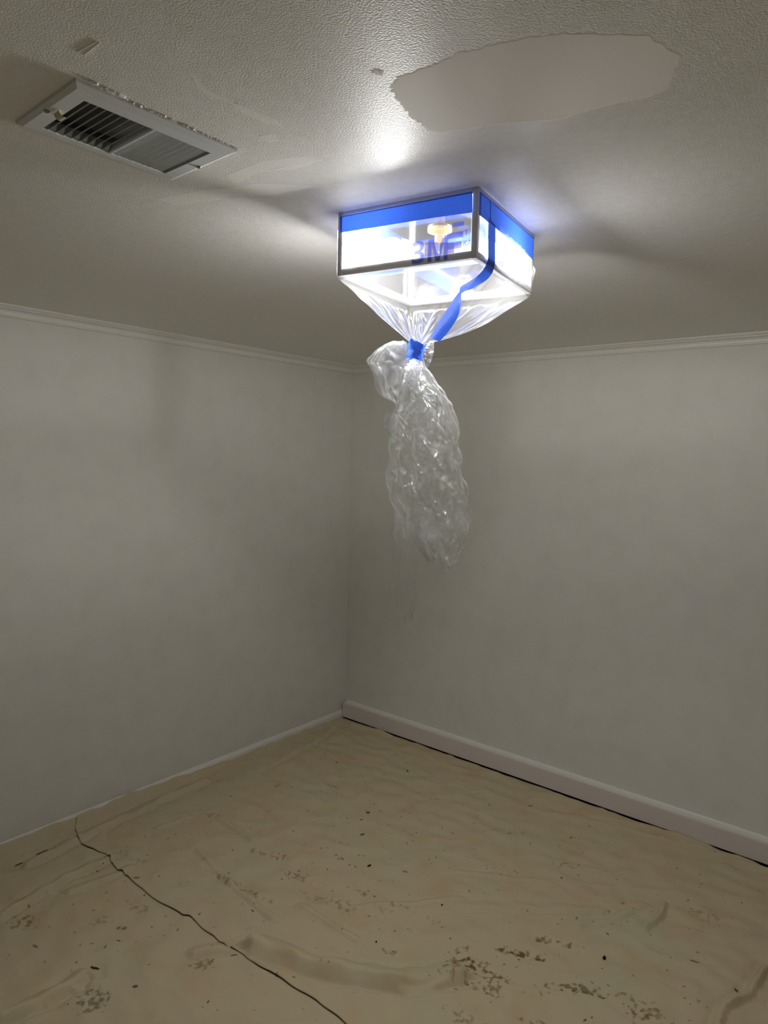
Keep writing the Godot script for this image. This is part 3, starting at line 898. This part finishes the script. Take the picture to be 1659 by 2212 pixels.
	for b in [[0.128, -0.094, 0.038, 0.012], [0.127, -0.115, 0.034, 0.014], [0.135, -0.072, 0.026, 0.009]]:
		var st := st_new()
		cbox(st, Vector3(b[0], b[1], z), Vector3(b[2], b[3], 0.0003), 0.0001)
		put("printed_bar", st.commit(), M.print, o)
	for k in 6:
		var st := st_new()
		cbox(st, Vector3(-0.138, -0.092 - k * 0.0078, z), Vector3(0.034, 0.0022, 0.0003), 0.0001)
		put("printed_line", st.commit(), M.grey_print, o)


# ---------------------------------------------------------------- tape

# a strip of tape through [point, across] pairs, smoothed
func strip(called: String, pts: Array, label: String, nu := 8, nv := 60) -> void:
	var o := put(called, grid(nu, nv, func(u: float, v: float) -> Vector3:
		var t := v * (pts.size() - 1)
		var k := mini(int(t), pts.size() - 2)
		var f := t - k
		var pre: Array = pts[maxi(k - 1, 0)]
		var post: Array = pts[mini(k + 2, pts.size() - 1)]
		var c: Vector3 = pts[k][0].cubic_interpolate(pts[k + 1][0], pre[0], post[0], f)
		var w: Vector3 = pts[k][1].cubic_interpolate(pts[k + 1][1], pre[1], post[1], f)
		return c + w * (u - 0.5)), M.tape)
	o.position = LAMP_AT
	o.rotation.y = LAMP_TURN
	tag(o, label, "tape", "strips of blue painter's tape on the plastic")


func build_tapes() -> void:
	var g := A + 0.0018
	strip("painters_tape", [[Vector3(-0.1705, -0.0290, g), Vector3(0.002, -0.037, 0)], [Vector3(-0.08, -0.0295, g), Vector3(0, -0.038, 0)], [Vector3(0.07, -0.0300, g), Vector3(0, -0.040, 0)], [Vector3(0.1655, -0.0310, g), Vector3(0.001, -0.043, 0)]], "long straight strip of blue tape across the left face of the lit fixture")
	strip("painters_tape", [[Vector3(g, -0.0340, 0.1755), Vector3(0, -0.048, 0)], [Vector3(g, -0.0340, 0.145), Vector3(0, -0.048, 0)], [Vector3(g + 0.0005, -0.0345, 0.114), Vector3(0, -0.049, -0.003)]], "short strip of blue tape beside the near corner post of the lit fixture", 6, 24)
	strip("painters_tape", [[Vector3(g + 0.001, -0.0345, 0.119), Vector3(0, -0.049, -0.004)], [Vector3(g, -0.0340, 0.05), Vector3(0, -0.049, 0)], [Vector3(g, -0.0350, -0.05), Vector3(0, -0.050, 0)], [Vector3(g, -0.0370, -0.168), Vector3(0, -0.054, 0)]], "long strip of blue tape slanting along the right face of the lit fixture")
	# the twisted strip: down the right face, over the lower edge, then along the gathered plastic
	strip("painters_tape", [[Vector3(g + 0.002, -0.052, 0.108), Vector3(0, -0.004, -0.040)], [Vector3(g + 0.002, -0.095, 0.106), Vector3(0, 0, -0.042)], [Vector3(g + 0.001, -0.140, 0.103), Vector3(0, 0.002, -0.042)], [Vector3(0.160, -0.165, 0.096), Vector3(0.010, 0.002, -0.038)], [Vector3(0.118, -0.180, 0.085), Vector3(0.022, -0.002, -0.020)], [Vector3(0.100, -0.190, 0.082), Vector3(0.006, -0.004, -0.003)], [Vector3(0.088, -0.205, 0.072), Vector3(0.016, -0.004, -0.012)], [Vector3(0.066, -0.232, 0.056), Vector3(0.026, -0.008, -0.017)], [Vector3(0.036, -0.260, 0.040), Vector3(0.026, -0.010, -0.017)], [Vector3(0.008, -0.281, 0.024), Vector3(0.019, -0.010, -0.014)]], "twisted strip of blue tape hanging diagonally down the gathered plastic", 8, 110)
	# round the neck
	var o := put("painters_tape", grid(56, 12, func(u: float, v: float) -> Vector3:
		var a := TAU * u * 1.04
		var r := 0.0185 + 0.0016 * u + 0.0042 * (crumple(Vector3(cos(a), v * 1.5, sin(a)), 1.7) + 0.5) + 0.006 * pow(absf(v - 0.55), 1.5)
		var y := lerpf(0.006 - 0.007 * cos(a), -0.036 - 0.002 * cos(a), v) - 0.002 * sin(a * 2.0)
		return NECK + TAIL_X * (cos(a) * r - 0.003 - 0.006 * v) + Vector3.UP * y + TAIL_Z * sin(a) * r, NONE), M.tape)
	o.position = LAMP_AT
	o.rotation.y = LAMP_TURN
	tag(o, "crumpled blue tape wound round the neck of the plastic above its knot", "tape", "strips of blue painter's tape on the plastic")
	strip("painters_tape", [[Vector3(-g, -0.031, 0.168), Vector3(0, -0.043, 0)], [Vector3(-g, -0.031, 0.0), Vector3(0, -0.043, 0)], [Vector3(-g, -0.031, -0.168), Vector3(0, -0.043, 0)]], "blue tape on the far left side of the fixture, facing away", 4, 20)
	strip("painters_tape", [[Vector3(-0.168, -0.031, -g), Vector3(0, -0.043, 0)], [Vector3(0, -0.031, -g), Vector3(0, -0.043, 0)], [Vector3(0.168, -0.031, -g), Vector3(0, -0.043, 0)]], "blue tape on the far right side of the fixture, facing away", 4, 20)


# ---------------------------------------------------------------- crumbs on the cloth

func build_debris() -> void:
	var list := [
		[0.944, 0.869, 0.0085, 0.007, "leaf_fragment", M.leaf, "curled orange brown leaf scrap farther from the camera on the drop cloth", "leaf"],
		[1.050, 1.032, 0.011, 0.0045, "leaf_fragment", M.leaf, "thin orange brown leaf sliver nearer the camera than the curled scrap", "leaf"],
		[1.226, 1.190, 0.009, 0.005, "dirt_crumb", M.grit, "black crumb near the middle of the drop cloth beside grey smudges", "debris"],
		[2.190, 1.060, 0.010, 0.006, "dirt_crumb", M.grit, "black crumb at the right of the drop cloth, past the muddy scuffs", "debris"],
		[1.608, 1.208, 0.0045, 0.003, "dirt_crumb", M.grit, "tiny dark crumb right of the footprints on the drop cloth", "debris"],
		[1.545, 1.526, 0.004, 0.003, "dirt_crumb", M.grit, "tiny dark crumb above the long ridge in the drop cloth", "debris"],
		[2.575, 0.910, 0.007, 0.004, "dirt_crumb", M.chip, "brown crumb by the creases at the right edge of the drop cloth", "debris"],
	]
	var n := 0
	for d in list:
		n += 1
		var y := cloth_y(d[0], d[1]) + 0.0045
		var m := grid(14, 8, func(u: float, v: float) -> Vector3:
			var a := TAU * u
			var b := PI * v
			var w := 1.0 + 0.35 * soft.get_noise_3d(cos(a) * 2.0 + n * 5, sin(a) * 2.0, v * 3.0)
			return Vector3(cos(a) * sin(b) * d[2] * w, (cos(b) * 0.30 + 0.28 * cos(a) * cos(a) * sin(b)) * d[3] * w, sin(a) * sin(b) * d[3] * w), NONE, true)
		var o := put(d[4], m, d[5])
		o.position = Vector3(d[0], y + d[3] * 0.22, d[1])
		o.rotation.y = 0.5 + n * 0.3
		tag(o, d[6], d[7])
